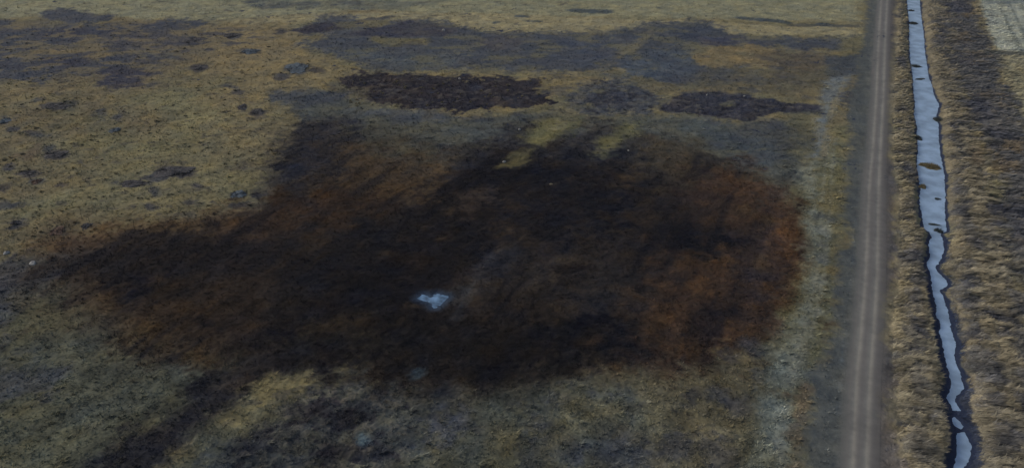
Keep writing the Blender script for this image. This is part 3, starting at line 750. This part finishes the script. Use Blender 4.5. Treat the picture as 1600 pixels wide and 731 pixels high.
scatter('dry_grass', xx[~onbank], yy[~onbank], .8, 1.35, 5, 3, 'short dry grass and weeds covering the field round the dark spill')
pk = (r.random(len(xx)) < .016) & (poly_sd(VERGE_L, xx, yy) > 0)
pk &= ~onbank & (poly_sd(np.array(wpts(SPILL)), xx, yy) > 1)
scatter('tussock_grass', xx[pk], yy[pk], 1.25, 1.5, 14, 5, 'scattered taller grass tussocks standing over the field', .3, .4, -.5, .12, .03)
scatter('bank_grass', xx[onbank], yy[onbank], 1.0, 1.45, 8, 4, 'tall matted straw coloured grass along both banks of the ditch', .34, .5, -.5, .35, .045)

# ------------------------------------------------------------------ things
def ground_z(x, y):
    return float(surface(np.array([[x]]), np.array([[y]]))[0][0, 0])

def lump(nu, nv, rx, ry_, rz, seed, rough=.18, ragged=.0):
    """an uneven low mound, closed, base sunk"""
    rr = np.random.default_rng(seed); VV = []; FF = []
    ph = rr.random(6) * 6.28
    for j in range(nv + 1):
        t = math.pi / 2 * (1 - j / nv) if j < nv else 0
        for i in range(nu):
            a = 2 * math.pi * i / nu
            k = 1 + rough * (math.sin(2 * a + ph[0]) * .6 + math.sin(3 * a + ph[1] + 2 * t) * .5 + math.sin(5 * a + ph[2]) * .3) + ragged * (rr.random() - .5)
            VV.append((rx * math.cos(t) * math.cos(a) * k, ry_ * math.cos(t) * math.sin(a) * k, rz * math.sin(t) * (1 + rough * math.sin(3 * a + ph[3]))))
    for i in range(nu):                                        # foot
        x, y, z = VV[nv * nu + i]; VV.append((x * .95, y * .95, -rz * .5))
    for j in range(nv + 1):
        for i in range(nu):
            FF.append((j * nu + i, (j + 1) * nu + i, (j + 1) * nu + (i + 1) % nu, j * nu + (i + 1) % nu))
    return np.array(VV), np.array(FF)

def blades(n_, rx, ry_, hz, seed, w=.05, mound=.0, soft=False):
    rr = np.random.default_rng(seed); VV = []
    for i in range(n_):
        a = rr.random() * 6.283; q = math.sqrt(rr.random()) if not soft else min(1.5, abs(rr.normal(0, .6))) * (1 + .3 * math.sin(3 * a + seed) + .2 * math.sin(5 * a + 2 * seed))
        x, y = rx * q * math.cos(a), ry_ * q * math.sin(a)
        h = hz * (.5 + .7 * rr.random()) * (1 - .25 * min(q * q, 2)); t = a + rr.normal(0, .9); ln = h * (.2 + .6 * rr.random())
        z0 = mound * max(0, 1 - q * q)
        px_, py_ = -math.sin(t) * w, math.cos(t) * w
        VV += [(x - px_, y - py_, z0 - .12), (x + px_, y + py_, z0 - .12), (x + math.cos(t) * ln, y + math.sin(t) * ln, z0 + h)]
    return np.array(VV)

M_STONE = [plain_mat('pale_stone', (.40, .38, .34), .85, .3, 5, .25), plain_mat('grey_stone', (.30, .30, .29), .85, .3, 5, .25), plain_mat('yellow_stone', (.26, .22, .14), .9, .2, 5, .25)]
STONES = [(693,47,.62,.5,0,'white boulder alone near the top of the wide dark swath'),
          (788,252,.40,.3,0,'pale stone beside the yellowish grass patch at the top edge of the spill'),
          (10,395,.62,.32,1,'flat grey stone at the left edge of the photo, above the spill'),
          (51,411,.75,.28,1,'long pale stone at the left tip of the spill'),
          (718,122,.42,.35,1,'grey stone in the straw strip along the back of the dark bare patch'),
          (812,202,.36,.28,1,'small grey stone in dark grass just below the straw band'),
          (1105,148,.38,.3,1,'small pale stone at the back of the right hand bare patch'),
          (1163,151,.34,.26,1,'small grey stone behind the yellow tuft of the right hand bare patch'),
          (982,234,.26,.2,1,'tiny pale stone right of the two yellow green grass streaks'),
          (861,288,.36,.22,2,'small yellowish stone inside the upper part of the spill'),
          (799,68,.34,.26,1,'small grey stone in the middle of the wide dark swath')]
for i, (a, b, rx, rz, mi, s) in enumerate(STONES):
    x, y = at(a, b)
    VV, FF = lump(10, 4, rx, rx * .75, rz, 300 + i, .16, .12)
    o = mesh_obj('stone', VV, FF, M_STONE[mi])
    o.location = (x, y, ground_z(x, y)); o.rotation_euler.z = i * .7
    tag(o, s, 'stone')

M_REED = plain_mat('brown_reeds', alb((82, 76, 56)), .9, .1, 3, .35)
M_REEDD = plain_mat('dark_reeds', alb((46, 52, 52)), .9, .1, 3, .35)
for i, (c, rx, ry_, t, h, s) in enumerate(isl_w):
    brown = i in (0, 6)
    e = bpy.data.objects.new('reed_clump', None); COL.objects.link(e)
    e.location = (c[0], c[1], WZ); e.rotation_euler.z = t
    tag(e, s, 'reeds')
    VV, FF = lump(16, 4, rx, ry_, max(.12, h * .35), 500 + i, .38, .5)
    mesh_obj('root_mat', VV, FF, M_REEDD if not brown else M_REED, None, False, e)
    VV = blades(int(60 + 220 * rx * ry_), rx * .95, ry_ * .95, h, 520 + i, .04, h * .25)
    mesh_obj('reeds', VV, np.arange(len(VV)).reshape(-1, 3), M_REED if brown else M_REEDD, None, False, e)

def cover_plain(name, rgb, amount=.35): return plain_mat(name, alb(rgb), .9, .1, 2.5, amount)
M_DW = [cover_plain('dark_weeds', (62, 61, 62)), cover_plain('blue_weeds', (68, 76, 82)), cover_plain('red_weeds', (76, 62, 54))]
CLUMPS = [(300,63,14,6,0,'dark weed patch right of the large weedy area at far left'),
          (314,104,13,6,0,'slanting dark weed clump on open straw coloured ground below the far left weeds'),
          (392,80,17,4,1,'long thin blue grey weed clump left of the wide dark swath'),
          (362,55,14,4,0,'narrow dark weed clump beside the far edge of the field, left of the swath'),
          (465,107,20,9,1,'large blue grey weed clump on bright straw grass left of the bare clod patch'),
          (88,166,22,6,0,'long dark weed patch below the far left weedy area'),
          (403,176,11,5,0,'dark oval weed clump left of the grey green band'),
          (379,169,9,5,0,'dark weed clump touching the left side of a larger oval clump'),
          (87,243,17,7,0,'dark weed clump with a pointed left end in the middle of the left field'),
          (270,268,32,9,0,'largest dark weed patch in the left field, wide and flat'),
          (208,287,28,6,0,'dark weed patch just below and left of the largest one in the left field'),
          (46,271,14,5,0,'slanting dark weed clump near the left edge of the photo'),
          (57,284,10,4,2,'small reddish dark weed clump under a slanting dark one near the left edge'),
          (7,188,8,6,1,'blue grey weed clump cut by the left edge of the photo'),
          (90,362,13,7,2,'reddish brown weed clump above the left arm of the spill'),
          (135,354,9,5,0,'small dark weed clump right of the reddish brown one above the spill'),
          (25,348,8,4,0,'small dark weed clump nearest the two pale stones at left'),
          (372,304,15,6,1,'blue grey weed clump at the corner between the left field and the spill'),
          (180,203,9,4,1,'faint blue grey weed clump in the greenest part of the left field')]
for i, (a, b, rx, ry_, mi, s) in enumerate(CLUMPS):
    x, y = at(a, b)
    x1 = at(a + rx, b)[0] - x; y1 = abs(at(a, b - ry_)[1] - y)
    nb_ = int(110 * x1 * y1 ** .5 + 60)
    lv, lf = lump(36, 4, x1 * .8, y1 * .75, .16, 740 + i, .42, .45)
    lf = np.concatenate([lf[:, [0, 1, 2]], lf[:, [0, 2, 3]]]); bv = blades(nb_, x1 * .8, y1 * .75, .3, 700 + i, .07, .06)
    e = mesh_obj('weed_clump', np.concatenate([lv, bv]), np.concatenate([lf, np.arange(nb_ * 3).reshape(-1, 3) + len(lv)]), M_DW[mi])
    e.location = (x, y, ground_z(x, y) + .03)
    tag(e, s, 'weeds')

def copies(name, pts, proto_mesh, label, cat, group, smin, smax):
    first = None
    P = np.array(pts); Z = surface(P[:, 0][None, :], P[:, 1][None, :])[0][0]
    for i, (x, y) in enumerate(pts):
        if first is None:
            first = mesh_obj(name, *proto_mesh); o = first
        else:
            o = first.copy(); COL.objects.link(o)
        s = random.uniform(smin, smax)
        o.location = (x, y, Z[i]); o.scale = (s, s * random.uniform(.7, 1.1), s); o.rotation_euler = (0, 0, random.random() * 6.28)
        tag(o, label, cat, group)
T1 = blades(90, .5, .5, .22, 901, .06, .1, False)
pts = []
while len(pts) < 64:
    a, b = random.uniform(-10, 430), random.uniform(60, 345)
    if a > 300 and b > 230: continue
    pts.append(at(a, b))
copies('weed_tuft', pts, (T1, np.arange(len(T1)).reshape(-1, 3), cover_plain('tuft_weeds', (84, 81, 68))), 'small dark weed tuft dotted over the pale open left field', 'weeds', 'small dark weed tufts in the left field', .4, 1.2)
M_ST = cover_plain('straw', (104, 98, 78), .2)
T2 = blades(80, .5, .45, .35, 902, .05, .15)
pts = [at(*p) for p in [(random.uniform(535, 850), random.uniform(122, 168)) for _ in range(60)]]
copies('straw_tuft', pts, (T2, np.arange(len(T2)).reshape(-1, 3), M_ST), 'small straw coloured grass tuft standing on the dark bare clod patch', 'grass tuft', 'straw tufts on the bare clod patch', .45, .95)

# ------------------------------------------------------------------ air
def haze():
    x0, x1, y0, y1, z0, z1 = -9000, 9000, -900, 9000, -3.0, H + 8
    Vv = np.array([(x, y, z) for z in (z0, z1) for y in (y0, y1) for x in (x0, x1)], float)
    Ff = np.array([(0, 2, 3, 1), (4, 5, 7, 6), (0, 1, 5, 4), (2, 6, 7, 3), (0, 4, 6, 2), (1, 3, 7, 5)])
    m = bpy.data.materials.new('air'); m.use_nodes = True
    nt = m.node_tree; nt.nodes.remove(nt.nodes['Principled BSDF'])
    v = nt.nodes.new('ShaderNodeVolumePrincipled')
    v.inputs['Color'].default_value = (.86, .90, .96, 1); v.inputs['Density'].default_value = HAZE
    nt.links.new(v.outputs[0], nt.nodes['Material Output'].inputs['Volume'])
    o = mesh_obj('haze', Vv, Ff, m); o['kind'] = 'stuff'; o['label'] = 'thin grey air over the whole plain'
HAZE = .00010
haze()
scene.render.resolution_x = 1024
scene.render.resolution_y = 467
